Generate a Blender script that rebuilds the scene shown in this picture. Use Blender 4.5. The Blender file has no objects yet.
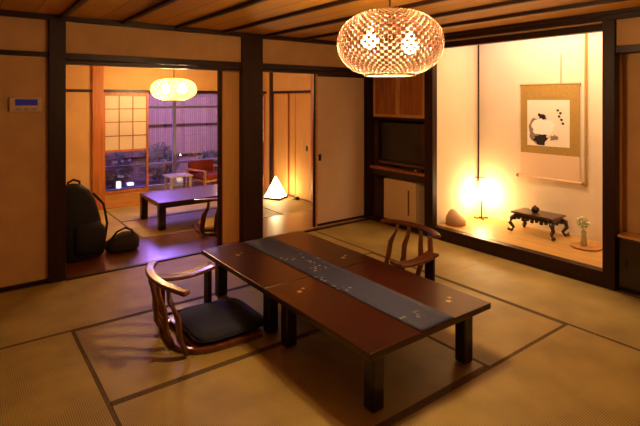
import bpy, bmesh, math, random
from mathutils import Vector, Matrix
random.seed(7)
S = bpy.context.scene
PI = math.pi
EYE = 1.55

# ------------------------------------------------------------------ camera
cam_d = bpy.data.cameras.new('camera')
cam = bpy.data.objects.new('camera', cam_d)
S.collection.objects.link(cam)
cam.location = (0, 0, EYE)
# looks level along (0.6, 0.8, 0); the frame is shifted down like a cropped wide view
cam.rotation_euler = (PI/2, 0, math.atan2(-0.6, 0.8))
cam_d.sensor_width = 36
cam_d.lens = 36*481/640
cam_d.shift_y = -113/640
cam_d.clip_start = 0.05
S.camera = cam

# ------------------------------------------------------------------ world, exposure
S.view_settings.view_transform = 'Standard'
S.view_settings.look = 'None'
S.view_settings.gamma = 1
S.view_settings.use_curve_mapping = False
S.view_settings.exposure = 0.0
S.cycles.use_denoising = True
S.cycles.max_bounces = 8
S.cycles.sample_clamp_indirect = 6
W = bpy.data.worlds.new('dusk'); S.world = W; W.use_nodes = True
W.node_tree.nodes['Background'].inputs[0].default_value = (0.56, 0.33, 0.78, 1)
W.node_tree.nodes['Background'].inputs[1].default_value = 3.2

def light(name, kind, loc, power, color, size=0.1, rot=None, size_y=None, spot=None):
    d = bpy.data.lights.new(name, kind)
    d.energy = power; d.color = color
    if kind == 'AREA':
        d.size = size
        if size_y: d.shape = 'RECTANGLE'; d.size_y = size_y
    else:
        d.shadow_soft_size = size
    if spot: d.spot_size = spot; d.spot_blend = 0.6
    o = bpy.data.objects.new(name, d); S.collection.objects.link(o)
    o.location = loc
    if rot: o.rotation_euler = rot
    return o
WARM = (1.0, 0.60, 0.26)
PALE = (1.0, 0.70, 0.38)
# strip lamp of the alcove, hidden up behind the lintel
light('alcove_ceiling_lamp', 'AREA', (4.52, 2.45, 2.50), 30, PALE, 0.16, (0, math.radians(-18), 0), 1.2)
# garden floodlight outside the veranda glass
light('garden_floodlight', 'AREA', (2.6, 9.1, 2.9), 250, (0.48, 0.28, 0.95), 1.2, (math.radians(18), 0, 0), 0.8)
# violet garden spotlight shining in through the veranda glass
_d = Vector((2.15, 5.15, 0)) - Vector((3.1, 9.3, 1.95))
light('garden_spotlight', 'SPOT', (3.1, 9.3, 1.95), 380, (0.36, 0.20, 1.0), 0.35, _d.to_track_quat('-Z', 'Y').to_euler(), spot=math.radians(25))
# unseen warm fill, added to tint the right side of the garden
light('garden_warm_fill', 'POINT', (4.7, 9.9, 1.3), 22, (1.0, 0.5, 0.28), 0.12)
# added warm fill light behind the camera, stands for no real lamp
light('rear_fill', 'POINT', (0.9, -0.7, 1.95), 4, WARM, 0.15)

# ------------------------------------------------------------------ materials
def srgb(h):
    if isinstance(h, str):
        h = h.lstrip('#'); c = [int(h[i:i+2], 16)/255 for i in (0, 2, 4)]
    else: c = h
    return tuple(((x/12.92) if x <= 0.04045 else ((x+0.055)/1.055)**2.4) for x in c) + (1,)
def mat(name, col, rough=0.6, metal=0.0, var=0.0, vscale=(8, 8, 8), bump=0.0, bscale=60, coat=0.0, emit=None, estr=0, spec=0.5):
    m = bpy.data.materials.new(name); m.use_nodes = True
    nt = m.node_tree; b = nt.nodes['Principled BSDF']
    c = srgb(col)
    b.inputs['Base Color'].default_value = c
    b.inputs['Roughness'].default_value = rough
    b.inputs['Metallic'].default_value = metal
    b.inputs['Specular IOR Level'].default_value = spec
    if coat: b.inputs['Coat Weight'].default_value = coat; b.inputs['Coat Roughness'].default_value = 0.12
    tc = nt.nodes.new('ShaderNodeTexCoord')
    if var:
        mp = nt.nodes.new('ShaderNodeMapping'); mp.inputs['Scale'].default_value = vscale
        nz = nt.nodes.new('ShaderNodeTexNoise'); nz.inputs['Scale'].default_value = 1.0; nz.inputs['Detail'].default_value = 5
        cr = nt.nodes.new('ShaderNodeValToRGB')
        cr.color_ramp.elements[0].position = 0.3; cr.color_ramp.elements[1].position = 0.7
        cr.color_ramp.elements[0].color = tuple(x*(1-var) for x in c[:3])+(1,)
        cr.color_ramp.elements[1].color = tuple(min(1, x*(1+var)) for x in c[:3])+(1,)
        nt.links.new(tc.outputs['Object'], mp.inputs[0]); nt.links.new(mp.outputs[0], nz.inputs['Vector'])
        nt.links.new(nz.outputs['Fac'], cr.inputs[0]); nt.links.new(cr.outputs[0], b.inputs['Base Color'])
    if bump:
        n2 = nt.nodes.new('ShaderNodeTexNoise'); n2.inputs['Scale'].default_value = bscale
        bp = nt.nodes.new('ShaderNodeBump'); bp.inputs['Strength'].default_value = bump; bp.inputs['Distance'].default_value = 0.01
        nt.links.new(tc.outputs['Object'], n2.inputs['Vector']); nt.links.new(n2.outputs['Fac'], bp.inputs['Height'])
        nt.links.new(bp.outputs[0], b.inputs['Normal'])
    if emit:
        b.inputs['Emission Color'].default_value = srgb(emit); b.inputs['Emission Strength'].default_value = estr
    return m
def emitter(name, rgb, strength):
    m = bpy.data.materials.new(name); m.use_nodes = True; nt = m.node_tree
    nt.nodes.clear()
    e = nt.nodes.new('ShaderNodeEmission'); e.inputs[0].default_value = (*rgb, 1); e.inputs[1].default_value = strength
    o = nt.nodes.new('ShaderNodeOutputMaterial'); nt.links.new(e.outputs[0], o.inputs[0])
    return m
def thin(name, col, trans=0.5, rough=0.5):
    """thin sheet that lets some light through (paper, woven bark)"""
    m = bpy.data.materials.new(name); m.use_nodes = True; nt = m.node_tree
    b = nt.nodes['Principled BSDF']; b.inputs['Base Color'].default_value = srgb(col); b.inputs['Roughness'].default_value = rough
    t = nt.nodes.new('ShaderNodeBsdfTranslucent'); t.inputs[0].default_value = srgb(col)
    mx = nt.nodes.new('ShaderNodeMixShader'); mx.inputs[0].default_value = trans
    nt.links.new(b.outputs[0], mx.inputs[1]); nt.links.new(t.outputs[0], mx.inputs[2])
    nt.links.new(mx.outputs[0], nt.nodes['Material Output'].inputs[0])
    return m
def glass(name, col=(0.8, 0.8, 0.85), gl=0.12):
    m = bpy.data.materials.new(name); m.use_nodes = True; nt = m.node_tree; nt.nodes.clear()
    t = nt.nodes.new('ShaderNodeBsdfTransparent'); t.inputs[0].default_value = (*col, 1)
    g = nt.nodes.new('ShaderNodeBsdfGlossy'); g.inputs['Roughness'].default_value = 0.02
    mx = nt.nodes.new('ShaderNodeMixShader'); mx.inputs[0].default_value = gl
    o = nt.nodes.new('ShaderNodeOutputMaterial')
    nt.links.new(t.outputs[0], mx.inputs[1]); nt.links.new(g.outputs[0], mx.inputs[2]); nt.links.new(mx.outputs[0], o.inputs[0])
    return m
def tatami(name, along):
    """woven rush: fine ribs across the mat's length"""
    m = mat(name, '#c9a968', 0.55)
    nt = m.node_tree; b = nt.nodes['Principled BSDF']
    tc = nt.nodes.new('ShaderNodeTexCoord')
    w = nt.nodes.new('ShaderNodeTexWave'); w.wave_type = 'BANDS'; w.bands_direction = along
    w.inputs['Scale'].default_value = 34; w.inputs['Distortion'].default_value = 0.3
    w2 = nt.nodes.new('ShaderNodeTexWave'); w2.bands_direction = 'Y' if along == 'X' else 'X'
    w2.inputs['Scale'].default_value = 30; w2.inputs['Distortion'].default_value = 0.3
    mul = nt.nodes.new('ShaderNodeMath'); mul.operation = 'MULTIPLY'
    nz = nt.nodes.new('ShaderNodeTexNoise'); nz.inputs['Scale'].default_value = 3.0; nz.inputs['Detail'].default_value = 6
    add = nt.nodes.new('ShaderNodeMath'); add.operation = 'ADD'
    cr = nt.nodes.new('ShaderNodeValToRGB')
    cr.color_ramp.elements[0].position = 0.35; cr.color_ramp.elements[1].position = 1.5/1.6
    cr.color_ramp.elements[0].color = srgb('#7c6634'); cr.color_ramp.elements[1].color = srgb('#bda45c')
    for x in (w, w2, nz): nt.links.new(tc.outputs['Object'], x.inputs['Vector'])
    nt.links.new(w.outputs['Fac'], mul.inputs[0]); nt.links.new(w2.outputs['Fac'], mul.inputs[1])
    nt.links.new(mul.outputs[0], add.inputs[0]); nt.links.new(nz.outputs['Fac'], add.inputs[1])
    nt.links.new(add.outputs[0], cr.inputs[0]); nt.links.new(cr.outputs[0], b.inputs['Base Color'])
    bp = nt.nodes.new('ShaderNodeBump'); bp.inputs['Strength'].default_value = 0.35; bp.inputs['Distance'].default_value = 0.002
    nt.links.new(w.outputs['Fac'], bp.inputs['Height']); nt.links.new(bp.outputs[0], b.inputs['Normal'])
    return m
def planks(name, c1, c2, width, axis, rough=0.4, coat=0.0, gap=0.02):
    """boards running along the other axis with dark joints"""
    m = mat(name, c1, rough, coat=coat); nt = m.node_tree; b = nt.nodes['Principled BSDF']
    tc = nt.nodes.new('ShaderNodeTexCoord'); sp = nt.nodes.new('ShaderNodeSeparateXYZ')
    nt.links.new(tc.outputs['Object'], sp.inputs[0])
    dv = nt.nodes.new('ShaderNodeMath'); dv.operation = 'DIVIDE'; dv.inputs[1].default_value = width
    nt.links.new(sp.outputs[axis], dv.inputs[0])
    fl = nt.nodes.new('ShaderNodeMath'); fl.operation = 'FLOOR'; nt.links.new(dv.outputs[0], fl.inputs[0])
    fr = nt.nodes.new('ShaderNodeMath'); fr.operation = 'FRACT'; nt.links.new(dv.outputs[0], fr.inputs[0])
    wn = nt.nodes.new('ShaderNodeTexWhiteNoise'); wn.noise_dimensions = '1D'; nt.links.new(fl.outputs[0], wn.inputs['W'])
    mp = nt.nodes.new('ShaderNodeMapping'); mp.inputs['Scale'].default_value = (30, 1.5, 30) if axis == 'X' else (1.5, 30, 30)
    nz = nt.nodes.new('ShaderNodeTexNoise'); nz.inputs['Scale'].default_value = 1; nz.inputs['Detail'].default_value = 6
    nt.links.new(tc.outputs['Object'], mp.inputs[0]); nt.links.new(mp.outputs[0], nz.inputs['Vector'])
    av = nt.nodes.new('ShaderNodeMix'); av.data_type = 'FLOAT'; av.inputs[0].default_value = 0.5
    nt.links.new(wn.outputs['Value'], av.inputs[2]); nt.links.new(nz.outputs['Fac'], av.inputs[3])
    mx = nt.nodes.new('ShaderNodeMix'); mx.data_type = 'RGBA'
    mx.inputs[6].default_value = srgb(c1); mx.inputs[7].default_value = srgb(c2); nt.links.new(av.outputs[0], mx.inputs[0])
    gt = nt.nodes.new('ShaderNodeMath'); gt.operation = 'GREATER_THAN'; gt.inputs[1].default_value = gap; nt.links.new(fr.outputs[0], gt.inputs[0])
    m2 = nt.nodes.new('ShaderNodeMix'); m2.data_type = 'RGBA'; m2.inputs[6].default_value = srgb('#1a0d06')
    nt.links.new(gt.outputs[0], m2.inputs[0]); nt.links.new(mx.outputs[2], m2.inputs[7]); nt.links.new(m2.outputs[2], b.inputs['Base Color'])
    return m
M = dict(
    plaster=mat('sand_plaster', '#c79b66', 0.9, var=0.08, vscale=(5, 5, 5), bump=0.3, bscale=180),
    plaster_warm=mat('ochre_plaster', '#d0a468', 0.9, var=0.06, vscale=(4, 4, 4), bump=0.2, bscale=180),
    plaster_white=mat('alcove_plaster', '#e6d3b4', 0.9, var=0.03, vscale=(4, 4, 4), bump=0.15, bscale=200),
    dark=mat('dark_timber', '#2c120a', 0.42, var=0.35, vscale=(25, 25, 2), spec=0.3),
    darkh=mat('dark_timber_beam', '#2c120a', 0.42, var=0.35, vscale=(2, 25, 25), spec=0.3),
    orange=mat('cedar_timber', '#b0662c', 0.45, var=0.25, vscale=(30, 30, 2)),
    fusuma=mat('fusuma_paper', '#d9b896', 0.85, var=0.04, vscale=(6, 6, 6)),
    fusuma_o=mat('ochre_fusuma_paper', '#cf9c58', 0.85, var=0.08, vscale=(30, 30, 3)),
    ceilb=planks('ceiling_boards', '#b87a1e', '#dea63c', 0.25, 'X', 0.55),
    boards=planks('corridor_boards', '#5a3018', '#74411f', 0.21, 'Y', 0.3, 0.4),
    veranda=planks('veranda_boards', '#6a3c1e', '#85502a', 0.12, 'Y', 0.3, 0.3),
    lacquer=mat('dark_red_lacquer', '#38140b', 0.28, var=0.12, vscale=(5, 5, 5), coat=0.35),
    lacquer_black=mat('black_brown_lacquer', '#24100b', 0.35, coat=0.3),
    tx=tatami('tatami_rush_x', 'X'), ty=tatami('tatami_rush_y', 'Y'),
    heri=mat('mat_border_cloth', '#5e4a28', 0.8, var=0.3, vscale=(60, 60, 60)),
    navy=mat('navy_cloth', '#232a40', 0.85, var=0.12, vscale=(30, 30, 30), bump=0.3, bscale=300),
    chair=mat('brown_bentwood', '#6e3a1c', 0.28, var=0.3, vscale=(20, 20, 4), coat=0.4),
    black=mat('black_fabric', '#0c0c12', 0.75, bump=0.4, bscale=80),
    blackp=mat('black_plastic', '#141110', 0.3),
    screen=mat('screen_glass', '#1c130e', 0.12, coat=0.5),
    cream=mat('cream_enamel', '#efd0a0', 0.5),
    white=mat('white_plastic', '#e8e0d2', 0.5),
    iron=mat('dark_iron', '#3a2c20', 0.4, 0.7),
    brass=mat('brass', '#c09848', 0.3, 0.9),
    gold=mat('gold_inlay', '#e0b868', 0.4, 0.4),
    silk=mat('olive_silk', '#a5833c', 0.7, var=0.15, vscale=(60, 60, 60)),
    paper=mat('scroll_paper', '#e8dcc4', 0.85),
    pink=mat('scroll_mount_paper', '#e3c3a0', 0.85),
    ink=mat('ink', '#1d1412', 0.9), wash=mat('grey_ink_wash', '#8d7464', 0.9), crane=mat('white_pigment', '#f6efe2', 0.9),
    green=mat('leaf_green', '#6f8f3a', 0.5, var=0.3, vscale=(20, 20, 20)),
    dgreen=mat('dark_leaf', '#2c3a28', 0.6, var=0.4, vscale=(15, 15, 15)),
    petal=mat('white_petal', '#f4f0ec', 0.6),
    red=mat('red_cushion_cloth', '#8a2f1c', 0.8),
    alu=mat('pale_window_frame', '#a9a6c8', 0.4, 0.3),
    cedar_light=mat('light_oiled_wood', '#c58a4a', 0.4, var=0.2, vscale=(4, 30, 30)),
    stone=mat('garden_stone', '#6a6670', 0.9, var=0.3, vscale=(5, 5, 5), bump=0.5, bscale=20),
    soil=mat('garden_gravel', '#4a4550', 0.95, var=0.4, vscale=(30, 30, 30), bump=0.5, bscale=60),
    bamboo=planks('bamboo_fence', '#8f7462', '#c2a48a', 0.05, 'X', 0.6, 0, 0.12),
    door_wood=mat('cupboard_wood', '#a8642c', 0.4, var=0.35, vscale=(40, 40, 3)),
    frame_wood=mat('cupboard_frame_wood', '#d09a58', 0.45, var=0.2, vscale=(20, 20, 4)),
    shoji=thin('shoji_paper', '#f2dcbc', 0.2), lampp=None, glass=glass('window_glass'),
    vglass=glass('vase_glass', (0.75, 0.85, 0.7), 0.2),
    tile=thin('lantern_pale_tile', '#f8e8cc', 0.048), tile_in=thin('lantern_red_tile', '#4c160c', 0.02),
    tile_far=thin('far_lantern_tile', '#ffe48a', 0.16),
    screen_blue=mat('controller_screen', '#1c1840', 0.3, emit='#201c70', estr=0.25),
)

# ------------------------------------------------------------------ helpers
def link(o): S.collection.objects.link(o); return o
def mesh_obj(name, bm, m, parent=None, smooth=False, bevel=0.0, seg=2):
    me = bpy.data.meshes.new(name); bm.normal_update(); bm.to_mesh(me); bm.free()
    for x in (m if isinstance(m, (list, tuple)) else [m]): me.materials.append(x)
    if smooth:
        for p in me.polygons: p.use_smooth = True
    o = link(bpy.data.objects.new(name, me))
    if parent: o.parent = parent
    if bevel:
        b = o.modifiers.new('bevel', 'BEVEL'); b.width = bevel; b.segments = seg; b.limit_method = 'ANGLE'
    return o
def thing(name, label, cat, loc=(0, 0, 0), rz=0, group=None):
    o = link(bpy.data.objects.new(name, None)); o.location = loc; o.rotation_euler = (0, 0, rz)
    o.empty_display_size = 0.1
    return tag(o, label, cat, group)
def tag(o, label, cat, group=None, kind=None):
    o['label'] = label; o['category'] = cat
    if group: o['group'] = group
    if kind: o['kind'] = kind
    return o
def struct(o): o['kind'] = 'structure'; return o
def box(bm, x0, x1, y0, y1, z0, z1, mi=0):
    v = [bm.verts.new(p) for p in ((x0,y0,z0),(x1,y0,z0),(x1,y1,z0),(x0,y1,z0),(x0,y0,z1),(x1,y0,z1),(x1,y1,z1),(x0,y1,z1))]
    for f in ((3,2,1,0),(4,5,6,7),(0,1,5,4),(1,2,6,5),(2,3,7,6),(3,0,4,7)):
        fc = bm.faces.new([v[i] for i in f]); fc.material_index = mi
    return v
def boxes(*bs):
    bm = bmesh.new()
    for b in bs: box(bm, *b)
    return bm
def tube(bm, pts, r, n=8, sx=1.0, cap=True):
    """sweep an ellipse (r*sx horizontally, r vertically) along a path"""
    pts = [Vector(p) for p in pts]; rings = []
    for i, p in enumerate(pts):
        d = (pts[min(i+1, len(pts)-1)] - pts[max(i-1, 0)]).normalized()
        up = Vector((0, 0, 1)) if abs(d.z) < 0.95 else Vector((1, 0, 0))
        a = d.cross(up).normalized(); b = a.cross(d).normalized()
        rr = r[i] if isinstance(r, (list, tuple)) else r
        rings.append([bm.verts.new(p + a*math.cos(t)*rr*sx + b*math.sin(t)*rr) for t in (2*PI*k/n for k in range(n))])
    for q in range(len(rings)-1):
        for k in range(n):
            bm.faces.new((rings[q][k], rings[q][(k+1) % n], rings[q+1][(k+1) % n], rings[q+1][k]))
    if cap:
        bm.faces.new(list(reversed(rings[0]))); bm.faces.new(rings[-1])
def tubes(paths, r, **k):
    bm = bmesh.new()
    for p in paths: tube(bm, p, r, **k)
    bmesh.ops.recalc_face_normals(bm, faces=bm.faces)
    return bm
def loft(secs, n=28, cap=True):
    """stack of superellipse rings (z, cx, cy, rx, ry, power)"""
    bm = bmesh.new(); rings = []
    for z, cx, cy, rx, ry, pw in secs:
        ring = []
        for k in range(n):
            t = 2*PI*k/n; c, s = math.cos(t), math.sin(t)
            ring.append(bm.verts.new((cx + rx*math.copysign(abs(c)**(2/pw), c), cy + ry*math.copysign(abs(s)**(2/pw), s), z)))
        rings.append(ring)
    for q in range(len(rings)-1):
        for k in range(n):
            bm.faces.new((rings[q][k], rings[q][(k+1) % n], rings[q+1][(k+1) % n], rings[q+1][k]))
    if cap:
        bm.faces.new(list(reversed(rings[0]))); bm.faces.new(rings[-1])
    return bm
def lathe(prof, n=24, cap=True, c=(0, 0)):
    return loft([(z, c[0], c[1], r, r, 2) for r, z in prof], n, cap)
def sweep_section(path, sec):
    """sweep a closed 2-D section (offset outwards, z) along a flat path of (x, y, nx, ny, dz)"""
    bm = bmesh.new(); rings = []
    for x, y, nx, ny, dz in path:
        rings.append([bm.verts.new((x+nx*a, y+ny*a, dz+b)) for a, b in sec])
    n = len(sec)
    for q in range(len(rings)-1):
        for k in range(n):
            bm.faces.new((rings[q][k], rings[q][(k+1) % n], rings[q+1][(k+1) % n], rings[q+1][k]))
    bm.faces.new(list(reversed(rings[0]))); bm.faces.new(rings[-1])
    bmesh.ops.recalc_face_normals(bm, faces=bm.faces)
    return bm
def copy_tree(o, parent=None):
    c = o.copy(); link(c)
    if parent: c.parent = parent
    for ch in list(o.children): copy_tree(ch, c)
    return c
def leaf_cloud(c, r, n, size, seed):
    rnd = random.Random(seed); bm = bmesh.new()
    for _ in range(n):
        d = Vector((rnd.gauss(0, 1), rnd.gauss(0, 1), rnd.gauss(0, 1))).normalized()*rnd.uniform(0.55, 1)
        p = Vector((c[0]+d.x*r[0], c[1]+d.y*r[1], c[2]+d.z*r[2]))
        if p.z < 0.01: p.z = 0.02
        a = Vector((rnd.gauss(0, 1), rnd.gauss(0, 1), rnd.gauss(0, .6))).normalized(); b = a.orthogonal().normalized()
        s = size*rnd.uniform(.6, 1.3)
        bm.faces.new([bm.verts.new(q) for q in (p-a*s, p-b*s*.35+a*.1*s, p+a*s, p+b*s*.35+a*.1*s)])
    return bm

# ------------------------------------------------------------------ structure
YW, XW, CZ = 4.66, 4.29, 2.275          # garden-side wall, alcove-side wall, ceiling
XL, YF = -1.6, -1.5
def st(name, bm, m, parent=None, **k):
    o = mesh_obj(name, bm, m, parent, **k)
    if not parent: o['kind'] = 'structure'
    return o
# floor: mats as geometry on one base
fl = st('floor', boxes((XL-.1, XW+1.05, YF-.1, YW, -.12, -.012)), M['soil'])
cols = []   # x0,x1,y0,y1,long axis
XA, XB, XC = 0.62, 2.45, 3.36
Y1, Y2, Y3 = 1.65, 2.60, 3.58
mats = [(XA, XB, Y1, Y2, 'X'), (XA, XB, Y2, Y3, 'X'), (XB, XC, Y1, Y3, 'Y'),
        (XA-.95, XA, Y1, Y3, 'Y'), (XL, XA-.95, Y1, Y3, 'Y'),
        (XA-.95, 1.4, Y3, YW-.02, 'X'), (XL, XA-.95, Y3, YW-.02, 'X'), (1.4, XC, Y3, YW-.02, 'X'),
        (XC, XW-.02, 2.75, YW-.02, 'Y'), (XC, XW-.02, 0.85, 2.75, 'Y'), (XC, XW-.02, -1.5, 0.85, 'Y'),
        (1.45, XC, 0.70, Y1, 'X'), (-.45, 1.45, 0.70, Y1, 'X'), (XL, -.45, .7, Y1, 'X'),
        (1.45, XC, -.25, .7, 'X'), (-.45, 1.45, -.25, .7, 'X'), (XL, -.45, -.25, .7, 'X'),
        (1.45, XC, -1.5, -.25, 'X'), (-.45, 1.45, -1.5, -.25, 'X'), (XL, -.45, -1.5, -.25, 'X')]
def lay(mats, parent, zt=0.0, thick=.012):
    bx, by, bh = bmesh.new(), bmesh.new(), bmesh.new(); g = .0015; h = .021
    for x0, x1, y0, y1, ax in mats:
        x0 += g; x1 -= g; y0 += g; y1 -= g
        if ax == 'X':
            box(bx, x0, x1, y0+h, y1-h, zt-thick, zt)
            for a, b in ((y0, y0+h), (y1-h, y1)): box(bh, x0, x1, a, b, zt-thick, zt+.001)
        else:
            box(by, x0+h, x1-h, y0, y1, zt-thick, zt)
            for a, b in ((x0, x0+h), (x1-h, x1)): box(bh, a, b, y0, y1, zt-thick, zt+.001)
    if bx.verts: mesh_obj('woven_matting', bx, M['tx'], parent)
    if by.verts: mesh_obj('woven_matting', by, M['ty'], parent)
    mesh_obj('mat_border', bh, M['heri'], parent)
lay(mats, fl)
# corridor boards and second room floor
st('floor', boxes((0.4, XW+.1, YW-.02, 5.5, -.12, 0.0)), M['boards'])
f2 = st('floor', boxes((0.4, XW+.1, 5.5, 7.36, -.12, -.012)), M['soil'])
lay([(0.5, 1.65, 5.5, 7.3, 'Y'), (1.65, 3.5, 5.5, 6.4, 'X'), (1.65, 3.5, 6.4, 7.3, 'X'), (3.5, XW-.01, 5.5, 7.3, 'Y')], f2)
st('floor', boxes((0.4, 5.6, 7.36, 8.55, -.12, -.02)), M['veranda'])
st('ground', boxes((-1.5, 8.5, 8.55, 12.5, -.3, -.15)), M['soil'])
# ceilings with their battens
ce = st('ceiling', boxes((XL-.1, XW+.06, YF-.1, YW+.1, CZ, CZ+.06)), M['ceilb'])
k = 0.20
while k-.52*4 > XL: k -= .52
xs = [x for x in [0.70+.505*i for i in range(-4, 8)] if XL < x < XW-.05]
for x in xs:
    mesh_obj('batten', boxes((x-.018, x+.018, YF, YW, CZ-.03, CZ)), M['dark'], ce, bevel=.003)
c2 = st('ceiling', boxes((0.4, XW+.1, YW+.1, 7.4, 2.2, 2.26)), M['ceilb'])
st('ceiling', boxes((0.4, 5.6, 7.4, 8.75, 2.2, 2.26)), M['orange'])
# wall towards the second room
st('wall_back', boxes((XL-.1, .62, YW, YW+.1, -.1, CZ), (.72, 2.52, YW, YW+.1, 1.955, CZ), (2.66, XW, YW, YW+.1, 1.955, CZ)), M['plaster'])
st('wall_left', boxes((XL-.1, XL, YF-.1, YW, -.1, CZ+.05)), M['plaster'])
st('wall_front', boxes((XL, XW+.1, YF-.1, YF, -.1, CZ+.05)), M['plaster'])
# alcove-side wall: piece above the lintels, and the rest towards the viewer
st('wall_right', boxes((XW, XW+.08, 1.77, 3.55, 2.19, CZ+.06), (XW, XW+.08, 3.65, YW, 1.96, CZ+.06), (XW, XW+.08, YF, 1.70, 1.99, CZ+.06),
                       (XW, XW+.08, YF, 0.2, 0, 1.93)), M['plaster'])
# posts
def post(n, x0, x1, y0, y1, z0=0, z1=CZ, m='dark', bevel=.004):
    return st('trim_%d' % n, boxes((x0, x1, y0, y1, z0, z1)), M[m], bevel=bevel)
post(1, .605, .735, YW-.04, YW+.12)
post(2, 2.43, 2.68, YW-.04, YW+.14)
post(3, XW-.025, XW+.08, YW-.03, YW+.10)
post(4, XW-.03, XW+.05, 3.57, 3.69)
post(5, XW-.03, XW+.07, 1.69, 1.785)
# nageshi and kamoi on the back wall
post(6, XL, .605, YW-.025, YW, 1.915, 1.957, 'darkh')
post(7, .735, 2.50, YW-.03, YW+.10, 1.90, 1.957, 'darkh'); post(8, .735, 2.50, YW, YW+.1, 1.862, 1.895, 'darkh')
post(9, 2.68, XW-.025, YW-.03, YW+.10, 1.90, 1.957, 'darkh'); post(10, 2.68, XW-.025, YW, YW+.1, 1.866, 1.895, 'darkh')
# ceiling mouldings
post(11, XL, XW, YW-.045, YW, 2.228, CZ, 'darkh'); post(12, XW-.05, XW, YF, YW-.045, 2.205, CZ, 'dark')
post(13, XL, XL+.045, YF, YW-.045, 2.228, CZ); post(14, XL+.045, XW-.05, YF, YF+.045, 2.228, CZ)
# lintel of the alcove, of the television niche, of the right-hand bay
post(15, XW-.02, XW+.06, 1.785, 3.57, 2.125, 2.185); post(16, XW-.02, XW+.08, 3.67, YW-.03, 1.90, 1.96)
post(17, XW-.02, XW+.06, YF, 1.69, 1.93, 1.99)
# sills
post(18, .735, 2.50, YW-.06, YW-.02, -.01, .012, 'darkh'); post(19, 2.68, XW-.025, YW-.06, YW-.02, -.01, .015, 'darkh')
post(20, XW-.03, XW+.06, 1.785, 3.57, 0, .13)          # alcove sill
post(21, XW-.02, XW+.06, 3.67, YW-.03, 0, .045)
post(22, XL, .605, YW-.02, YW, 0, .035, 'darkh')
# tokonoma alcove shell
YT0, YT1, XT = 1.76, 3.59, 5.14
st('floor', boxes((XW+.06, XT, YT0, YT1, -.05, .13)), mat('alcove_floor', '#c79a55', 0.42, var=.15, vscale=(40, 3, 3)))
st('wall_alcove', boxes((XT, XT+.06, YT0-.06, YT1+.06, 0, 2.7), (XW+.05, XT, YT1, YT1+.06, 0, 2.7), (XW+.07, XT, YT0-.06, YT0, 0, 2.7)), M['plaster_white'])
st('ceiling', boxes((XW+.08, XT+.06, YT0-.06, YT1+.06, 2.7, 2.76)), M['ceilb'])
# right-hand bay: shallow recess above a low cabinet
st('wall_recess', boxes((4.57, 4.63, 0.14, 1.71, -.05, .5), (4.44, 4.50, 0.14, 1.71, .457, 2.3), (4.50, 4.63, .14, 1.71, .457, .5), (XW+.08, 4.57, 0.14, 0.2, 0, 2.3)), M['plaster'])
st('ceiling', boxes((XW+.05, 4.65, YF, 1.73, 2.25, 2.33)), M['ceilb']); st('ceiling', boxes((XW+.05, 5.08, 3.6, YW+.1, 2.2, 2.33)), M['ceilb'])
# television niche shell
st('wall_niche', boxes((5.0, 5.06, 3.65, YW+.02, 0, 2.2), (XW+.12, 5.0, 3.65, 3.67, 0, 2.2), (XW+.08, 5.0, YW-.02, YW+.02, 0, 2.2)), mat('niche_brown', '#5a3a22', 0.8))
st('floor', boxes((XW+.06, 5.0, 3.67, YW-.02, -.05, .04)), M['boards'])
# second room
st('wall_left', boxes((.4, .5, YW+.12, 7.3, 0, 2.2)), M['plaster_warm'])
st('wall_back', boxes((.4, 1.50, 7.3, 7.38, 0, 1.66), (.4, XW+.1, 7.3, 7.38, 1.70, 2.2)), M['plaster_warm'])
st('wall_right', boxes((XW, XW+.1, YW+.1, 5.92, 0, 2.2), (XW, XW+.1, 7.15, 7.3, 0, 2.2), (XW, XW+.1, 5.92, 7.15, 1.70, 2.2), (XW, XW+.1, 7.38, 8.75, 0, 2.2)), M['plaster_warm'])
post(23, 1.485, 1.63, 7.26, 7.40, 0, 2.2, 'orange'); post(24, .5, 1.485, 7.27, 7.3, 1.66, 1.70, 'dark'); post(25, 1.63, XW, 7.27, 7.39, 1.66, 1.70, 'dark')
post(26, XW-.02, XW+.06, 7.06, 7.15, 0, 2.2, 'dark'); post(27, XW-.02, XW+.02, 5.92, 7.06, 1.66, 1.70, 'dark')
post(28, XW-.03, XW+.02, 5.86, 5.92, 0, 2.2, 'orange'); post(29, 1.63, XW, 7.28, 7.38, -.02, .01, 'orange')
st('wall_left', boxes((.4, .5, 7.38, 8.75, 0, 2.2)), M['plaster_warm'])

# sliding doors ----------------------------------------------------------------
def fusuma(n, x0, x1, y, z0, z1, m='fusuma', pull=None, fm='dark', fw=.02, axis='X', t=.014):
    """framed paper door; along X at y, or along Y at x=y"""
    r = link(bpy.data.objects.new('door_%d' % n, None)); struct(r)
    r.location = ((x0+x1)/2, y, 0) if axis == 'X' else (y, (x0+x1)/2, 0)
    if axis == 'Y': r.rotation_euler = (0, 0, PI/2)
    w = (x1-x0)/2
    mesh_obj('door_frame', boxes((-w, -w+fw, -t, t, z0, z1), (w-fw, w, -t, t, z0, z1), (-w+fw, w-fw, -t, t, z1-fw, z1), (-w+fw, w-fw, -t, t, z0, z0+fw)), M[fm], r, bevel=.002)
    mesh_obj('paper_panel', boxes((-w+fw, w-fw, -t*.6, t*.6, z0+fw, z1-fw)), M[m], r)
    if pull:
        s = -1 if axis == 'X' else 1
        mesh_obj('finger_pull', boxes((pull[0]-.022, pull[0]+.022, s*t*.6-(.004 if s < 0 else 0), s*t*.6+(.004 if s > 0 else 0), pull[1]-.04, pull[1]+.04)), M['blackp'], r, bevel=.002)
    return r
fusuma(1, 3.42, 4.262, YW+.035, .018, 1.864, pull=(-.33, .85), fw=.028)
fusuma(2, 2.225, 2.44, YW+.05, .013, 1.86, 'fusuma_o', fw=.012, fm='orange')
post(30, 2.185, 2.225, YW+.03, YW+.07, .013, 1.862)
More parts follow.
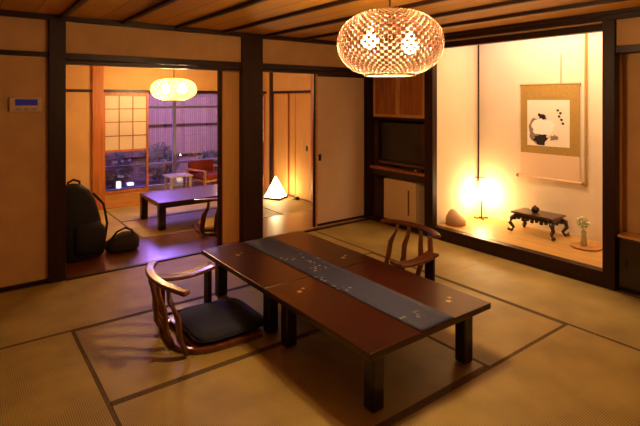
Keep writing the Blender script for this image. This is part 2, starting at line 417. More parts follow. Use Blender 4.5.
fusuma(3, 5.94, 6.40, XW+.02, .0, 1.66, 'fusuma_o', pull=(-.10, .80), fw=.012, fm='orange', axis='Y')
fusuma(4, 6.18, 6.64, XW+.045, .0, 1.66, 'fusuma_o', fw=.012, fm='orange', axis='Y')
fusuma(5, 6.60, 7.05, XW+.02, .0, 1.66, 'fusuma_o', fw=.012, fm='orange', axis='Y')
mesh_obj('light_stile', boxes((-.4, -.372, -.02, -.014, .02, 1.86)), M['cedar_light'], bpy.data.objects['door_1'])

# shoji with glazed lower half -----------------------------------------------------
def shoji(n, x0, x1, y):
    r = link(bpy.data.objects.new('window_%d' % n, None)); struct(r); r.location = (x0, y, 0); w = x1-x0; t = .014
    mesh_obj('window_frame', boxes((0, .032, -t, t, .01, 1.66), (w-.032, w, -t, t, .01, 1.66), (.032, w-.032, -t, t, 1.61, 1.66), (.032, w-.032, -t, t, .20, .24), (.032, w-.032, -t, t, .80, .83)), M['orange'], r, bevel=.002)
    mesh_obj('lower_board', boxes((.032, w-.032, -.006, .006, .01, .20)), M['cedar_light'], r)
    mesh_obj('glass_pane', boxes((.032, w-.032, -.003, .003, .24, .80)), M['glass'], r)
    mesh_obj('paper_pane', boxes((.032, w-.032, .004, .006, .83, 1.61)), M['shoji'], r)
    bm = bmesh.new()
    for i in (1, 2):
        x = .032 + (w-.064)*i/3; box(bm, x-.006, x+.006, -.008, .004, .83, 1.61)
    for z in (1.03, 1.23, 1.42): box(bm, .032, w-.032, -.0078, .0038, z-.006, z+.006)
    mesh_obj('lattice', bm, M['door_wood'], r)
    return r
shoji(1, 1.63, 2.27, 7.32)
shoji(2, 3.75, 4.29, 7.32)
# outer veranda window with pale cross bars
r = link(bpy.data.objects.new('window_3', None)); struct(r); r.location = (0, 8.55, 0)
mesh_obj('window_frame', boxes((.5, 5.5, -.03, .03, -.02, .05), (.5, 5.5, -.03, .03, 2.05, 2.2), (1.55, 1.60, -.02, .02, .05, 2.05), (3.08, 3.14, -.02, .02, .05, 2.05), (4.6, 4.66, -.02, .02, .05, 2.05), (.5, 5.5, -.018, .018, 1.40, 1.445), (.5, 5.5, -.018, .018, .40, .44)), M['alu'], r)
mesh_obj('glass_pane', boxes((.5, 5.5, -.003, .003, .05, 2.05)), M['glass'], r)

# ------------------------------------------------------------------ lanterns
def lantern(name, label, loc, R, H, bulbs, power, ang, ncol=84, nrow=28, mats=('tile', 'tile_in')):
    t = thing(name, label, 'lantern', loc)       # loc = centre of the shade
    t.location = (loc[0], loc[1], loc[2])
    def P(i, j, rr):
        th = 2*PI*i/ncol; ph = -1.18 + (1.18+1.30)*j/nrow
        k = rr/R
        # flattened drum: superellipse in section
        c = abs(math.cos(ph))**0.80; s = math.copysign(abs(math.sin(ph))**0.9, ph)
        return (R*k*c*math.cos(th), R*k*c*math.sin(th), H/2*k*s)
    for nm, rr, mt, off in (('woven_shade', R, mats[0], 0), ('inner_weave', R-.012, mats[1], 0)):
        bm = bmesh.new(); vs = {}
        def V(i, j):
            key = (i % ncol, j)
            if key not in vs: vs[key] = bm.verts.new(P(*key, rr))
            return vs[key]
        for j in range(nrow):
            for i in range(ncol):
                if (i+j+off) % 2 == 0:
                    bm.faces.new((V(i, j), V(i+1, j), V(i+1, j+1), V(i, j+1)))
        o = mesh_obj(nm, bm, M[mt], t, smooth=True)
    # rings
    rb = R*abs(math.cos(1.18))**.8
    zb = -H/2*abs(math.sin(1.18))**.9
    bm = bmesh.new()
    tube(bm, [(rb*math.cos(a), rb*math.sin(a), zb) for a in (2*PI*q/48 for q in range(49))], .009, 6, cap=False)
    mesh_obj('bottom_ring', bm, mat('lantern_ring', '#f0dcae', .5), t, smooth=True)
    # bulbs
    for (bx, by, bz) in bulbs:
        b = mesh_obj('light_bulb', lathe([(.001, -.05), (.026, -.043), (.045, -.02), (.05, .003), (.041, .028), (.018, .05), (.014, .07)], 16), power, t, smooth=True)
        b.location = (bx, by, bz)
        sc = mesh_obj('lamp_socket', lathe([(.018, .07), (.018, .12)], 12), M['white'], b)
    top = CZ - loc[2] if loc[1] < YW else 2.2 - loc[2]
    mesh_obj('cross_bar', tubes([[(bulbs[0][0], bulbs[0][1], bulbs[0][2]+.12), (0, 0, bulbs[0][2]+.13), (bulbs[-1][0], bulbs[-1][1], bulbs[-1][2]+.12)]] if len(bulbs) > 1 else [[(0, 0, .12), (0, 0, .16)]], .006, n=6), M['iron'], t)
    mesh_obj('hanging_cord', tubes([[(0, 0, .12), (0, 0, top-.02)]], .006, n=6), M['iron'], t)
    mesh_obj('ceiling_cap', lathe([(.05, top-.03), (.045, top-.002)], 20), M['darkh'], t)
    return t
BULB = emitter('bulb_glow', (1.0, .63, .29), 630)
BULB2 = emitter('far_bulb_glow', (1.0, .66, .30), 680)
rx, ry = .8*.118, -.6*.118
lantern('pendant_lantern', 'large woven oval lantern with two bulbs hanging above the long low table', (2.05, 2.04, 1.885), .315, .40, [(-rx, -ry, .02), (rx, ry, -.01)], BULB, 0)
lantern('pendant_lantern', 'small yellow woven lantern hanging in the room beyond the opening', (2.29, 6.3, 1.69), .30, .31, [(-.09, .07, .01), (.09, -.07, 0)], BULB2, 0, 60, 18, ('tile_far', 'tile_far'))

# ------------------------------------------------------------------ low tables
def inlay(bm, cx, cy, z, s, a):
    """small maple leaf of five points"""
    c = bm.verts.new((cx, cy, z)); pts = []
    for i in range(10):
        r_ = s*(1 if i % 2 == 0 else .35)*(1 if i != 5 else 1.3); t_ = a + 2*PI*i/10
        pts.append(bm.verts.new((cx+r_*math.cos(t_), cy+r_*math.sin(t_), z)))
    for i in range(10): bm.faces.new((c, pts[i], pts[(i+1) % 10]))
def low_table(name, label, loc, w, l, h, leg, ins, inlays=(), group=None, lm='lacquer_black', rail=True):
    t = thing(name, label, 'table', loc, 0, group)
    top = mesh_obj('tabletop', boxes((-w/2, w/2, -l/2, l/2, h-.036, h)), M['lacquer'], t, bevel=.006, seg=3)
    if inlays:
        for x, y, a in inlays:
            bm = bmesh.new(); inlay(bm, x, y, h+.0012, .026, a); mesh_obj('gold_leaf_inlay', bm, M['gold'], t)
            bm = bmesh.new(); inlay(bm, x+.045, y+.03, h+.0012, .018, a+1); mesh_obj('gold_leaf_inlay', bm, M['gold'], t)
    for sx in (-1, 1):
        for sy in (-1, 1):
            cx, cy = sx*(w/2-ins[0]), sy*(l/2-ins[1])
            mesh_obj('leg', boxes((cx-leg/2, cx+leg/2, cy-leg/2, cy+leg/2, 0, h-.036)), M[lm], t, bevel=.012, seg=3)
    if rail:
        x, y = w/2-ins[0], l/2-ins[1]
        mesh_obj('apron', boxes((-x, x, -y-.012, -y+.012, h-.075, h-.036), (-x, x, y-.012, y+.012, h-.075, h-.036), (-x-.012, -x+.012, -y+.012, y-.012, h-.075, h-.036), (x-.012, x+.012, -y+.012, y-.012, h-.075, h-.036)), M[lm], t)
    return t
TX, TW, TL = 2.035, .97, .99
low_table('low_table', 'dark red lacquered square low table, the nearer half of the long table', (TX, 1.67+TL/2, 0), TW, TL, .35, .078, (.12, .105), [(.30, -.33, .4), (-.33, .32, 1.2)], rail=False)
low_table('low_table', 'dark red lacquered square low table, the farther half of the long table', (TX, 1.67+TL*1.5+.004, 0), TW, TL, .35, .078, (.12, .115), [(.30, -.34, .9), (-.31, .2, 2)], rail=False)
# table runner ---------------------------------------------------------------------
bm = bmesh.new()
rn = []
yy = [1.645 + 1.98*i/60 for i in range(61)]
prof = [(1.675+1.95*i/60, .3535+.0006*math.sin(i*1.7)) for i in range(61)]
for (y, z) in prof: rn.append([bm.verts.new((1.915+.265*k/6, y, z)) for k in range(7)])
for a in range(len(rn)-1):
    for k in range(6): bm.faces.new((rn[a][k], rn[a][k+1], rn[a+1][k+1], rn[a+1][k]))
m_run = mat('indigo_runner', '#3c4258', 0.75)
nt = m_run.node_tree; tc = nt.nodes.new('ShaderNodeTexCoord'); vo = nt.nodes.new('ShaderNodeTexVoronoi'); vo.inputs['Scale'].default_value = 26
nz = nt.nodes.new('ShaderNodeTexNoise'); nz.inputs['Scale'].default_value = 3.5
cr = nt.nodes.new('ShaderNodeValToRGB'); cr.color_ramp.elements[0].position = .56; cr.color_ramp.elements[1].position = .62
mu = nt.nodes.new('ShaderNodeMath'); mu.operation = 'MULTIPLY'; lt = nt.nodes.new('ShaderNodeMath'); lt.operation = 'LESS_THAN'; lt.inputs[1].default_value = .33
mx = nt.nodes.new('ShaderNodeMix'); mx.data_type = 'RGBA'; mx.inputs[6].default_value = srgb('#2c3250'); mx.inputs[7].default_value = srgb('#8f8fa0')
nt.links.new(tc.outputs['Object'], vo.inputs['Vector']); nt.links.new(tc.outputs['Object'], nz.inputs['Vector'])
nt.links.new(nz.outputs['Fac'], cr.inputs[0]); nt.links.new(vo.outputs['Distance'], lt.inputs[0]); nt.links.new(cr.outputs[0], mu.inputs[0]); nt.links.new(lt.outputs[0], mu.inputs[1])
nt.links.new(mu.outputs[0], mx.inputs[0]); nt.links.new(mx.outputs[2], nt.nodes['Principled BSDF'].inputs['Base Color'])
ru = mesh_obj('table_runner', bm, m_run, smooth=True)
sd = ru.modifiers.new('thickness', 'SOLIDIFY'); sd.thickness = .002; sd.offset = 0
tag(ru, 'indigo patterned cloth runner lying along the middle of the long low table', 'table runner')
# second-room table
low_table('low_table', 'dark low table glowing purple in the room beyond the opening', (2.57, 6.08, 0), 1.36, .78, .33, .085, (.045, .045))

# ------------------------------------------------------------------ legless chairs
def zaisu(label, loc, rz):
    """legless armchair, faces its local +x"""
    t = thing('legless_chair', label, 'chair', loc, rz, None)
    # curved base rail on the floor
    def U(x_end, rx, ry, n=28, dz=lambda s: 0):
        """U path open to +x: straight sides, round back"""
        p = []
        for i in range(5): s = i/5; p.append((x_end*(1-s), -ry, 0, -1, 1-s))
        for i in range(n+1):
            a = -PI/2 - PI*i/n
            c, s2 = math.cos(a), math.sin(a)
            p.append((rx*math.copysign(abs(c)**.72, c), ry*math.copysign(abs(s2)**.72, s2), c, s2, 0))
        for i in range(1, 6): s = i/5; p.append((x_end*s, ry, 0, 1, s))
        return [(x, y, nx, ny, dz(e)) for x, y, nx, ny, e in p]
    sec = lambda w, h: [(-w/2, -h/2), (w/2, -h/2), (w/2, h/2), (-w/2, h/2)]
    mesh_obj('base_rail', sweep_section([(x, y, nx, ny, .018) for x, y, nx, ny, e in U(.25, .27, .28)], sec(.035, .034)), M['chair'], t, bevel=.006)
    mesh_obj('seat', boxes((-.19, .27, -.262, .262, .012, .034)), M['chair'], t, bevel=.006)
    # crest: wide flat bow at the top of the back
    pth = []
    for i in range(25):
        u = -1+2*i/24; y = .335*u; x = -.365+.10*abs(u)**2.2
        dx = .22*abs(u)**1.2*math.copysign(1, u)/.335; l = math.hypot(1, dx)
        pth.append((x, y, -1/l, dx/l, .43-.012*abs(u)**3))
    mesh_obj('crest_rail', sweep_section(pth, sec(.058, .026)), M['chair'], t, bevel=.009)
    for y0, y1 in ((-.07, -.10), (.07, .10), (-.19, -.25), (.19, .25)):
        x1 = -.365+.10*abs(y0/.335)**2.2; x0 = -.275 if abs(y1) < .2 else -.24
        bm = bmesh.new(); tube(bm, [(x0, y1, .02), (x0-.045, y1*1.03, .12), (x0-.05, y1*.95, .24), (x1+.01, y0*1.05, .34), (x1, y0, .425)], [.015, .018, .017, .013, .011], 8, 1.7)
        mesh_obj('back_slat', bm, M['chair'], t, smooth=True)
    return t
def armrest(label, loc, rz):
    """low separate elbow rest: saddle top on two end panels, long along local x"""
    t = thing('elbow_rest', label, 'armrest', loc, rz)
    n = 16; bm = bmesh.new(); rings = []
    for i in range(n+1):
        u = -1+2*i/n; z = .275+.03*u*u; w = .052+.012*u*u
        rings.append([bm.verts.new((.215*u, a*w, z+b)) for a, b in ((-1, -.008), (-.9, .010), (0, .004), (.9, .010), (1, -.008), (.8, -.018), (-.8, -.018))])
    for q in range(n):
        for k in range(7): bm.faces.new((rings[q][k], rings[q][(k+1) % 7], rings[q+1][(k+1) % 7], rings[q+1][k]))
    bm.faces.new(list(reversed(rings[0]))); bm.faces.new(rings[-1])
    bmesh.ops.recalc_face_normals(bm, faces=bm.faces)
    mesh_obj('rest_top', bm, M['chair'], t, bevel=.003)
    for sx in (-1, 1):
        mesh_obj('end_panel', boxes((sx*.175-.013, sx*.175+.013, -.045, .045, .018, .285)), M['dark'], t, bevel=.005)
    mesh_obj('foot_rail', boxes((-.2, .2, -.05, -.025, 0, .018), (-.2, .2, .025, .05, 0, .018)), M['dark'], t, bevel=.003)
    return t
def cushion(label, loc, rz, w=.5, l=.52, h=.06, m='navy'):
    bm = loft([(0, 0, 0, w*.42, l*.42, 5), (.008, 0, 0, w*.47, l*.47, 5), (h*.45, 0, 0, w*.5, l*.5, 6), (h*.8, 0, 0, w*.47, l*.47, 5), (h*.97, 0, 0, w*.36, l*.36, 4), (h*1.02, 0, 0, w*.1, l*.1, 3)], 40)
    t = thing('floor_cushion', label, 'cushion', loc, rz)
    mesh_obj('cushion_body', bm, M[m], t, smooth=True)
    bm = bmesh.new(); tube(bm, [(w*.505*math.copysign(abs(math.cos(a))**(1/3), math.cos(a)), l*.505*math.copysign(abs(math.sin(a))**(1/3), math.sin(a)), h*.45) for a in (2*PI*q/64 for q in range(65))], .004, 6, cap=False)
    mesh_obj('piping', bm, M[m], t, smooth=True)
    return t
zaisu('brown bentwood legless armchair with a navy cushion, left of the long table', (1.345, 3.04, 0), math.radians(-2))
armrest('low brown elbow rest on the far side of the chair left of the long table', (1.32, 3.40, 0), 0)
cushion('dark navy square cushion on the legless chair left of the long table', (1.42, 3.03, .034), math.radians(-1), .50, .52, .06)
zaisu('brown bentwood legless armchair half hidden behind the right side of the long table', (2.90, 2.93, 0), math.radians(180))
armrest('low brown elbow rest on the near side of the chair behind the long table', (2.87, 2.58, 0), 0)
cushion('navy cushion on the chair behind the right side of the long table', (2.80, 2.93, .034), 0, .5, .5, .06)
zaisu('legless chair at the purple-lit table in the room beyond, turned to that table', (2.52, 5.36, 0), math.radians(75))
cushion('gold cushion on the chair in the room beyond the opening', (2.53, 5.40, .034), -.2, .48, .48, .06, 'silk')

# ------------------------------------------------------------------ bags beside the first post
bg = thing('travel_bag', 'tall black backpack standing inside the opening beside the left post', 'bag', (.96, 5.22, 0), .2)
mesh_obj('bag_body', loft([(0, 0, 0, .17, .13, 4), (.03, 0, 0, .20, .15, 4), (.2, -.01, 0, .205, .16, 3.6), (.4, -.03, 0, .19, .15, 3.4), (.56, -.05, 0, .17, .135, 3), (.66, -.07, 0, .14, .11, 2.8), (.72, -.08, 0, .08, .07, 2.4), (.735, -.08, 0, .02, .02, 2)], 36), M['black'], bg, smooth=True)
mesh_obj('front_pocket', loft([(.06, .03, -.13, .13, .05, 3), (.1, .03, -.15, .15, .06, 3), (.3, .02, -.15, .145, .06, 3), (.36, .01, -.13, .11, .04, 3)], 28), M['black'], bg, smooth=True)
mesh_obj('carry_handle', tubes([[(-.13, 0, .68), (-.13, -.02, .75), (-.08, -.03, .775), (-.02, -.02, .75), (-.01, 0, .69)]], .012), M['black'], bg, smooth=True)
mesh_obj('side_strap', tubes([[(.10, -.05, .62), (.2, -.06, .5), (.235, -.06, .3), (.21, -.05, .1)]], .012), M['black'], bg, smooth=True)
b2 = thing('shoulder_bag', 'small dark slouched bag lying on the boards right of the tall backpack', 'bag', (1.35, 5.22, 0), -.1)
mesh_obj('bag_body', loft([(0, 0, 0, .14, .09, 3), (.03, 0, 0, .165, .11, 3), (.1, .01, 0, .16, .10, 2.6), (.15, .03, 0, .11, .07, 2.3), (.18, .04, 0, .05, .03, 2)], 30), mat('dark_olive_cloth', '#2c2418', .8, bump=.5, bscale=40), b2, smooth=True)
mesh_obj('carry_strap', tubes([[(-.11, -.02, .12), (-.06, -.05, .2), (.02, -.05, .235), (.09, -.03, .2), (.13, -.01, .1)]], .01), M['black'], b2, smooth=True)

# ------------------------------------------------------------------ wall controller
wc = thing('wall_controller', 'white wall control panel with blue display left of the dark post', 'control panel', (.44, YW-.001, 1.45))
mesh_obj('case', boxes((-.115, .115, -.022, 0, 0, .125)), mat('controller_case', '#c8a884', .6), wc, bevel=.004)
mesh_obj('display', boxes((-.075, .085, -.0245, -.022, .055, .105)), M['screen_blue'], wc)
for i in range(3):
    mesh_obj('button', boxes((-.07+i*.055, -.035+i*.055, -.0245, -.022, .015, .032)), mat('button_grey', '#9a9080', .5), wc)

# ------------------------------------------------------------------ television niche
cb = thing('wall_cupboard', 'wooden two-door wall cupboard above the television', 'cupboard', (XW+.02, 4.16, 1.30))
mesh_obj('cupboard_body', boxes((0.03, .55, -.44, .455, 0, .60)), M['dark'], cb)
for s, y0, y1 in ((0, .0, .43), (1, -.43, -.005)):
    d = mesh_obj('cupboard_door', boxes((.005, .022, y0+.03, y1-.03, .07, .57)), M['door_wood'], cb)
    mesh_obj('door_frame', boxes((-.004, .028, y0, y0+.03, .035, .60), (-.004, .028, y1-.03, y1, .035, .60), (-.004, .028, y0+.03, y1-.03, .035, .07), (-.004, .028, y0+.03, y1-.03, .57, .60)), M['frame_wood'], d, bevel=.002)
    yk = y0+.045 if s == 0 else y1-.045
    mesh_obj('door_knob', boxes((-.012, .004, yk-.009, yk+.009, .10, .12)), M['brass'], d, bevel=.003)
sh = mesh_obj('shelf', boxes((XW-.005, 4.98, 3.672, 4.635, .665, .70)), M['door_wood'], bevel=.003)
mesh_obj('shelf_apron', boxes((XW+.03, XW+.06, 3.675, 4.63, .585, .665)), M['lacquer_black'], sh)
tag(sh, 'dark wooden shelf under the television in the niche', 'shelf')
tv = thing('television', 'black television standing on the niche shelf under the cupboard', 'television', (XW+.10, 4.14, .7005))
mesh_obj('tv_body', boxes((0, .08, -.44, .44, .065, .57)), M['blackp'], tv, bevel=.008)
mesh_obj('tv_screen', boxes((-.003, .001, -.415, .415, .10, .555)), M['screen'], tv)
mesh_obj('tv_stand', boxes((-.03, .16, -.2, .2, 0, .014), (.02, .06, -.06, .06, .014, .07)), M['blackp'], tv, bevel=.004)
mesh_obj('speaker_bar', boxes((-.006, .02, -.43, .43, .03, .064)), mat('tv_trim_brown', '#7a5238', .35), tv, bevel=.004)
dk = thing('disc_player', 'small dark set-top player under the right side of the television', 'player', (XW+.0, 3.88, .7005))
mesh_obj('player_case', boxes((0, .055, -.12, .12, 0, .035)), M['blackp'], dk, bevel=.003)
mesh_obj('indicator_label', boxes((-.002, 0, -.05, -.01, .012, .022)), M['white'], dk)
fr = thing('mini_fridge', 'cream mini fridge on the niche floor below the television shelf', 'fridge', (XW+.05, 4.14, .041))
mesh_obj('fridge_body', boxes((.02, .48, -.27, .27, 0, .52)), M['cream'], fr, bevel=.006)
dr = mesh_obj('fridge_door', boxes((-.02, .016, -.27, .27, .015, .52)), M['cream'], fr, bevel=.006)
mesh_obj('door_handle', boxes((-.028, -.02, -.165, -.145, .12, .42)), mat('handle_brown', '#7a5230', .5), dr, bevel=.002)


# ------------------------------------------------------------------ alcove contents
ZT = .13
# hanging scroll
sc = thing('hanging_scroll', 'hanging scroll with a white crane painting in an olive silk mount', 'scroll', (XT-.012, 2.69, 0))
mesh_obj('silk_mount', boxes((-.004, 0, -.325, .325, .96, 1.715)), M['silk'], sc)
mesh_obj('lower_mount', boxes((-.004, 0, -.325, .325, .70, .96)), M['pink'], sc)
mesh_obj('upper_rod', tubes([[(0, -.335, 1.72), (0, .335, 1.72)]], .009), M['silk'], sc)
mesh_obj('lower_roller', tubes([[(0, -.35, .69), (0, .35, .69)]], .014), M['pink'], sc)
for s in (-1, 1): mesh_obj('roller_knob', tubes([[(0, s*.35, .69), (0, s*.375, .69)]], .018), M['door_wood'], sc)
mesh_obj('hanging_cord', tubes([[(0, -.13, 2.04), (0, -.13, 1.725)]], .0035, n=5), M['silk'], sc)
pn = mesh_obj('painting', boxes((-.007, -.004, -.225, .245, 1.045, 1.55)), M['paper'], sc)
def blob(cy, cz, ry_, rz_, m, name, n=22, seed=1, x=-.0085, rot=0, amp=.15):
    rnd = random.Random(seed); bm = bmesh.new(); pts = []
    for i in range(n):
        a = 2*PI*i/n; f = 1+rnd.uniform(-amp, amp); yy_, zz = ry_*math.cos(a)*f, rz_*math.sin(a)*f
        pts.append((x, cy+yy_*math.cos(rot)-zz*math.sin(rot), cz+yy_*math.sin(rot)+zz*math.cos(rot)))
    c = bm.verts.new((x, cy, cz)); vs = [bm.verts.new(p) for p in pts]
    for i in range(n): bm.faces.new((c, vs[i], vs[(i+1) % n]))
    return mesh_obj(name, bm, M[m], pn)
blob(.13, 1.22, .10, .14, 'wash', 'ink_wash', seed=3, x=-.0076)
blob(.09, 1.12, .09, .055, 'ink', 'dark_tail', seed=4, x=-.0082, amp=.35)
blob(.06, 1.25, .13, .09, 'crane', 'crane_body', seed=5, x=-.0088)
blob(.07, 1.37, .045, .028, 'ink', 'wing_tip', seed=6, x=-.0094, rot=.5, amp=.4)
blob(-.06, 1.14, .05, .03, 'wash', 'ink_reed', seed=8, x=-.0082, amp=.4)
bm = bmesh.new()
for i, (dy, dz) in enumerate(((-.10, 1.44), (-.13, 1.41), (-.115, 1.375), (-.14, 1.34), (-.155, 1.30))):
    box(bm, -.0094, -.0076, dy-.012, dy+.012, dz-.012, dz+.010)
mesh_obj('ink_writing', bm, M['ink'], pn)
# slim wooden slat beside the scroll
hs = mesh_obj('bamboo_pole', boxes((XT-.024, XT-.004, 2.292, 2.314, .66, 2.40)), M['silk'], bevel=.003)
tag(hs, 'slim olive pole standing flat on the alcove wall just right of the scroll', 'pole')
# thin rod hanging in the alcove's left corner
rd = thing('hanging_rod', 'thin dark rod with a hook hanging in the left corner of the alcove', 'rod', (5.09, 3.55, 0))
mesh_obj('rod', tubes([[(0, 0, 2.68), (0, 0, .56)]], .010, n=8), M['dark'], rd)
mesh_obj('hook_bar', tubes([[(-.03, .045, .60), (.0, 0, .605), (.03, -.06, .60), (.03, -.062, .63)]], .007, n=6), M['iron'], rd)
mesh_obj('rod_tip', lathe([(.016, .56), (.014, .50), (.005, .44)], 10), mat('pink_tip', '#c8876a', .5), rd)
# small floor lamp
fl2 = thing('floor_lamp', 'slim iron floor lamp with glowing glass shade in the corner of the alcove', 'lamp', (4.98, 3.43, ZT))
mesh_obj('lamp_base', tubes([[(-.06, .045, .016), (.06, -.045, .016)], [(-.045, -.06, .012), (.045, .06, .012)], [(-.075, .055, .03), (-.06, .045, .012)]], .008, n=6), M['iron'], fl2)
mesh_obj('pole', tubes([[(0, 0, .01), (0, 0, .23)]], .0075, n=8), M['iron'], fl2)
shd = mesh_obj('lamp_shade', lathe([(.012, .23), (.035, .245), (.05, .28), (.052, .31), (.04, .345), (.02, .355)], 20), emitter('alcove_lamp_glow', (1.0, .66, .30), 150), fl2, smooth=True)
# carved display stand
ds = thing('display_stand', 'dark carved low stand with scrolled feet on the alcove floor', 'stand', (4.90, 2.69, ZT), math.radians(0))
mesh_obj('stand_top', boxes((-.14, .14, -.23, .23, .205, .225)), mat('carved_rosewood', '#4a2a26', .3, var=.2, coat=.4), ds, bevel=.006)
bm = boxes((-.118, .118, -.205, .205, .165, .205))
for i in range(9):
    y = -.2+i*.05
    for sx in (-1, 1): box(bm, sx*.115-.012, sx*.115+.012, y-.014, y+.014, .135+.012*(i % 2), .166)
for i in range(5):
    x = -.09+i*.045
    for sy in (-1, 1): box(bm, x-.012, x+.012, sy*.205-.01, sy*.205+.01, .135+.012*(i % 2), .166)
mesh_obj('carved_apron', bm, M['lacquer_black'], ds, bevel=.002)
for sx in (-1, 1):
    for sy in (-1, 1):
        bm = bmesh.new(); tube(bm, [(sx*.10, sy*.185, .18), (sx*.135, sy*.225, .15), (sx*.14, sy*.235, .10), (sx*.115, sy*.205, .05), (sx*.125, sy*.225, .018), (sx*.15, sy*.255, .03), (sx*.145, sy*.25, .05)], [.022, .026, .022, .016, .017, .016, .008], 8)
        bmesh.ops.recalc_face_normals(bm, faces=bm.faces)
        mesh_obj('scrolled_leg', bm, M['lacquer_black'], ds, smooth=True)
ib = thing('incense_burner', 'small dark lidded incense burner on the carved stand', 'incense burner', (4.90, 2.72, ZT+.2255))
mesh_obj('bowl', lathe([(.024, 0), (.03, .006), (.042, .02), (.045, .035), (.038, .045)], 18), M['iron'], ib, smooth=True)
mesh_obj('lid', lathe([(.04, .045), (.03, .055), (.012, .062), (.012, .07), (.004, .076)], 16), M['iron'], ib, smooth=True)
# vase on tray
tr = mesh_obj('wooden_tray', lathe([(.07, 0), (.125, .004), (.135, .014), (.128, .018), (.12, .012), (.02, .011)], 28), M['cedar_light'], smooth=True)
tr.location = (4.83, 2.17, ZT); tag(tr, 'round flat wooden tray under the small vase at the right end of the alcove', 'tray')
vs_ = thing('flower_vase', 'small greenish glass vase with leafy sprigs on the round tray', 'vase', (4.83, 2.19, ZT+.0125))
mesh_obj('vase_body', lathe([(.02, 0), (.03, .01), (.028, .06), (.022, .11), (.026, .135), (.023, .135), (.019, .11), (.025, .06), (.026, .015)], 18), mat('pale_green_glass', '#a9a070', .15, spec=.8), vs_, smooth=True)
mesh_obj('sprig', tubes([[(0, 0, .10), (.01, .03, .20), (.0, .05, .245)], [(0, 0, .10), (0, -.02, .2), (-.02, -.055, .23)], [(0, 0, .10), (-.02, .0, .22), (-.02, .01, .27)]], .003, n=5), M['green'], vs_)
mesh_obj('leaves', leaf_cloud((-.01, 0, .215), (.03, .065, .05), 46, .018, 3), M['green'], vs_)
for p in ((0, .05, .25), (-.02, -.055, .235), (-.02, .01, .275)):
    mesh_obj('blossom', loft([(p[2]-.01, p[0], p[1], .006, .006, 2), (p[2], p[0], p[1], .016, .016, 2), (p[2]+.008, p[0], p[1], .008, .008, 2)], 10), M['petal'], vs_, smooth=True)
# pale stone ornament at the left end of the alcove
so = mesh_obj('ornament_rock', loft([(0, 0, 0, .10, .105, 2.6), (.05, 0, 0, .105, .11, 2.4), (.09, -.01, .01, .09, .09, 2.2), (.12, -.015, .02, .07, .06, 2.3), (.15, -.015, .03, .05, .04, 2), (.17, -.01, .035, .02, .018, 2)], 20), mat('pale_stone', '#c09a72', .8, bump=.6, bscale=25), smooth=True)
so.location = (4.53, 3.46, ZT); tag(so, 'pale brown lumpy stone ornament at the left end of the alcove floor', 'ornament')

# low cabinet in the right-hand bay
lc = thing('low_cabinet', 'low dark cabinet with a wooden top at the right edge', 'cabinet', (XW+.02, .95, 0))
mesh_obj('cabinet_body', boxes((.02, .25, -.74, .735, 0, .43)), M['dark'], lc)
mesh_obj('cabinet_top', boxes((-.01, .25, -.74, .735, .43, .455)), M['frame_wood'], lc, bevel=.003)
for y0, y1 in ((-.74, .0), (.0, .735)):
    d = mesh_obj('cabinet_door', boxes((.0, .02, y0+.01, y1-.01, .03, .42)), M['lacquer_black'], lc, bevel=.003)
    mesh_obj('door_pull', boxes((-.004, .0, y1-.07, y1-.05, .2, .26)), M['iron'], d)

# ------------------------------------------------------------------ pyramid lamp in the second room
pl = thing('pyramid_lamp', 'glowing white paper pyramid lamp on the floor beyond the sliding door', 'lamp', (4.0, 6.5, .0))
bm = bmesh.new(); w = .13; ap = bm.verts.new((0, 0, .35)); q = [bm.verts.new(p) for p in ((-w, -w, .03), (w, -w, .03), (w, w, .03), (-w, w, .03))]
for i in range(4): bm.faces.new((q[i], q[(i+1) % 4], ap))
bm.faces.new(list(reversed(q)))
mesh_obj('paper_shade', bm, emitter('pyramid_glow', (1.0, .70, .32), 26), pl)
mesh_obj('lamp_base', boxes((-.14, .14, -.14, .14, 0, .03)), M['iron'], pl, bevel=.004)
pl.rotation_euler = (0, 0, .5)
nf = thing('switch_box', 'tiny dark switch box on the floor beside the glowing pyramid lamp', 'switch', (4.2, 6.2, 0))  # only a dark switch box with its cable, gives no light
mesh_obj('switch_case', boxes((-.03, .03, -.03, .03, 0, .05)), M['blackp'], nf, bevel=.006)
mesh_obj('cable', tubes([[(-.02, .02, .006), (-.04, .05, .006), (-.05, .09, .006)]], .005, n=6), M['blackp'], nf)

# ------------------------------------------------------------------ veranda
vt = thing('side_table', 'small pale table on the veranda behind the purple-lit table', 'table', (2.92, 7.85, -.02))
mesh_obj('tabletop', boxes((-.20, .20, -.17, .17, .30, .325)), mat('pale_lacquer', '#d8c8c8', .3), vt, bevel=.006)
for sx in (-1, 1):
    for sy in (-1, 1): mesh_obj('leg', boxes((sx*.16-.02, sx*.16+.02, sy*.13-.02, sy*.13+.02, 0, .30)), mat('pale_leg', '#c8b0a8', .4), vt, bevel=.004)
vc = thing('lounge_chair', 'low veranda lounge chair with a dark red cushion', 'chair', (3.50, 7.9, -.02), .25)
mesh_obj('seat_frame', boxes((-.28, .28, -.26, .26, .18, .22)), M['cedar_light'], vc, bevel=.006)
mesh_obj('seat_cushion', boxes((-.25, .25, -.24, .22, .22, .29)), M['red'], vc, bevel=.02, seg=3)
mesh_obj('backrest', boxes((-.26, .26, .20, .27, .26, .50)), M['red'], vc, bevel=.02, seg=3)
for s in (-1, 1):
    mesh_obj('armrest', boxes((s*.29-.03, s*.29+.03, -.27, .27, .36, .385)), M['cedar_light'], vc, bevel=.006)
    for y in (-.23, .23): mesh_obj('leg', boxes((s*.27-.018, s*.27+.018, y-.018, y+.018, 0, .36)), M['cedar_light'], vc, bevel=.003)

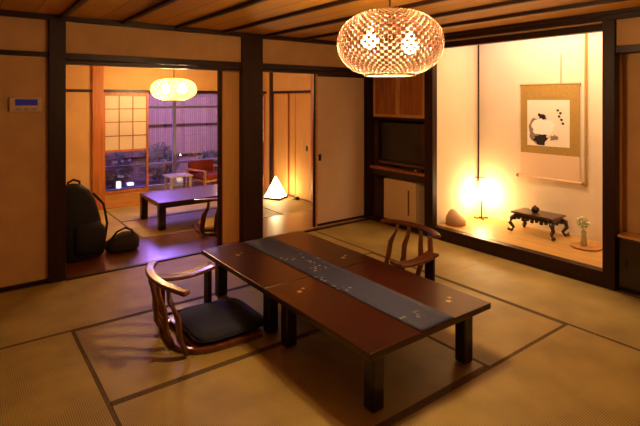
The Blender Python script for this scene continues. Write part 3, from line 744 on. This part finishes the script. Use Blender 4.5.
# ------------------------------------------------------------------ garden
fn = thing('bamboo_fence', 'tall brown bamboo fence closing the garden beyond the veranda glass', 'fence', (0, 10.9, -.15))
mesh_obj('fence_panel', boxes((-1, 8, -.02, .02, 0, 2.0)), M['bamboo'], fn)
mesh_obj('fence_rail', boxes((-1, 8, -.05, -.02, .4, .45), (-1, 8, -.05, -.02, 1.1, 1.15), (-1, 8, -.05, -.02, 1.85, 1.9)), M['dark'], fn)
sp = [(2.3, 9.5, .34, 'round dark shrub in the garden left of the veranda window bar'), (3.3, 9.9, .40, 'dark shrub in the garden right behind the pale window bar'),
      (4.3, 9.6, .30, 'low dark shrub at the right end of the visible garden'), (1.5, 10.2, .5, 'taller shrub close to the bamboo fence')]
for i, (x, y, r_, lb) in enumerate(sp):
    t = thing('garden_shrub', lb, 'shrub', (x, y, -.15), 0, 'shrubs in the garden')
    mesh_obj('foliage', leaf_cloud((0, 0, r_*1.1), (r_, r_, r_), 900, .05, 20+i), M['dgreen'], t)
    mesh_obj('stem', tubes([[(0, 0, 0), (0, 0, r_)], [(0, 0, r_*.4), (r_*.4, 0, r_)], [(0, 0, r_*.4), (-r_*.4, .1*r_, r_)]], .018, n=6), M['door_wood'], t)
    if i == 0:
        rnd = random.Random(5)
        for q_ in range(14):
            bm = bmesh.new()
            a = rnd.uniform(0, 2*PI); h_ = rnd.uniform(.25, .6)
            x_, y_ = .3*math.cos(a), -abs(.3*math.sin(a))
            vv = [bm.verts.new((x_+.03*math.cos(2*PI*u_/6), y_, h_+.03*math.sin(2*PI*u_/6))) for u_ in range(6)]; bm.faces.new(vv); mesh_obj('white_flower', bm, M['petal'], t)
t = mesh_obj('garden_rock', loft([(0, 0, 0, .3, .22, 2.5), (.15, .02, 0, .28, .2, 2.2), (.28, .04, 0, .16, .12, 2), (.33, .05, 0, .04, .03, 2)], 18), M['stone'], smooth=True)
t.location = (3.8, 9.1, -.15); tag(t, 'grey garden rock just outside the veranda glass', 'rock')

GL = emitter('garden_light_glow', (1.0, .93, .85), 5)
for x_, y_, w_, lb in ((2.27, 9.0, .035, 'left and taller of two small white lights low in the garden behind the shoji glass'), (2.47, 9.0, .05, 'right and wider of two small white lights low in the garden behind the shoji glass')):
    t = thing('garden_light', lb, 'garden light', (x_, y_, -.15), 0, 'small lights low in the garden')
    mesh_obj('post', tubes([[(0, 0, 0), (0, 0, .13)]], .012, n=8), M['iron'], t)
    h_ = .12 if w_ < .04 else .05
    mesh_obj('glowing_cap', boxes((-w_, w_, -w_, w_, .13+(.0 if w_ < .04 else .03), .13+(.0 if w_ < .04 else .03)+h_)), GL, t, bevel=.006)
    if w_ > .04: mesh_obj('neck', tubes([[(0, 0, .125), (0, 0, .162)]], .02, n=8), M['iron'], t)
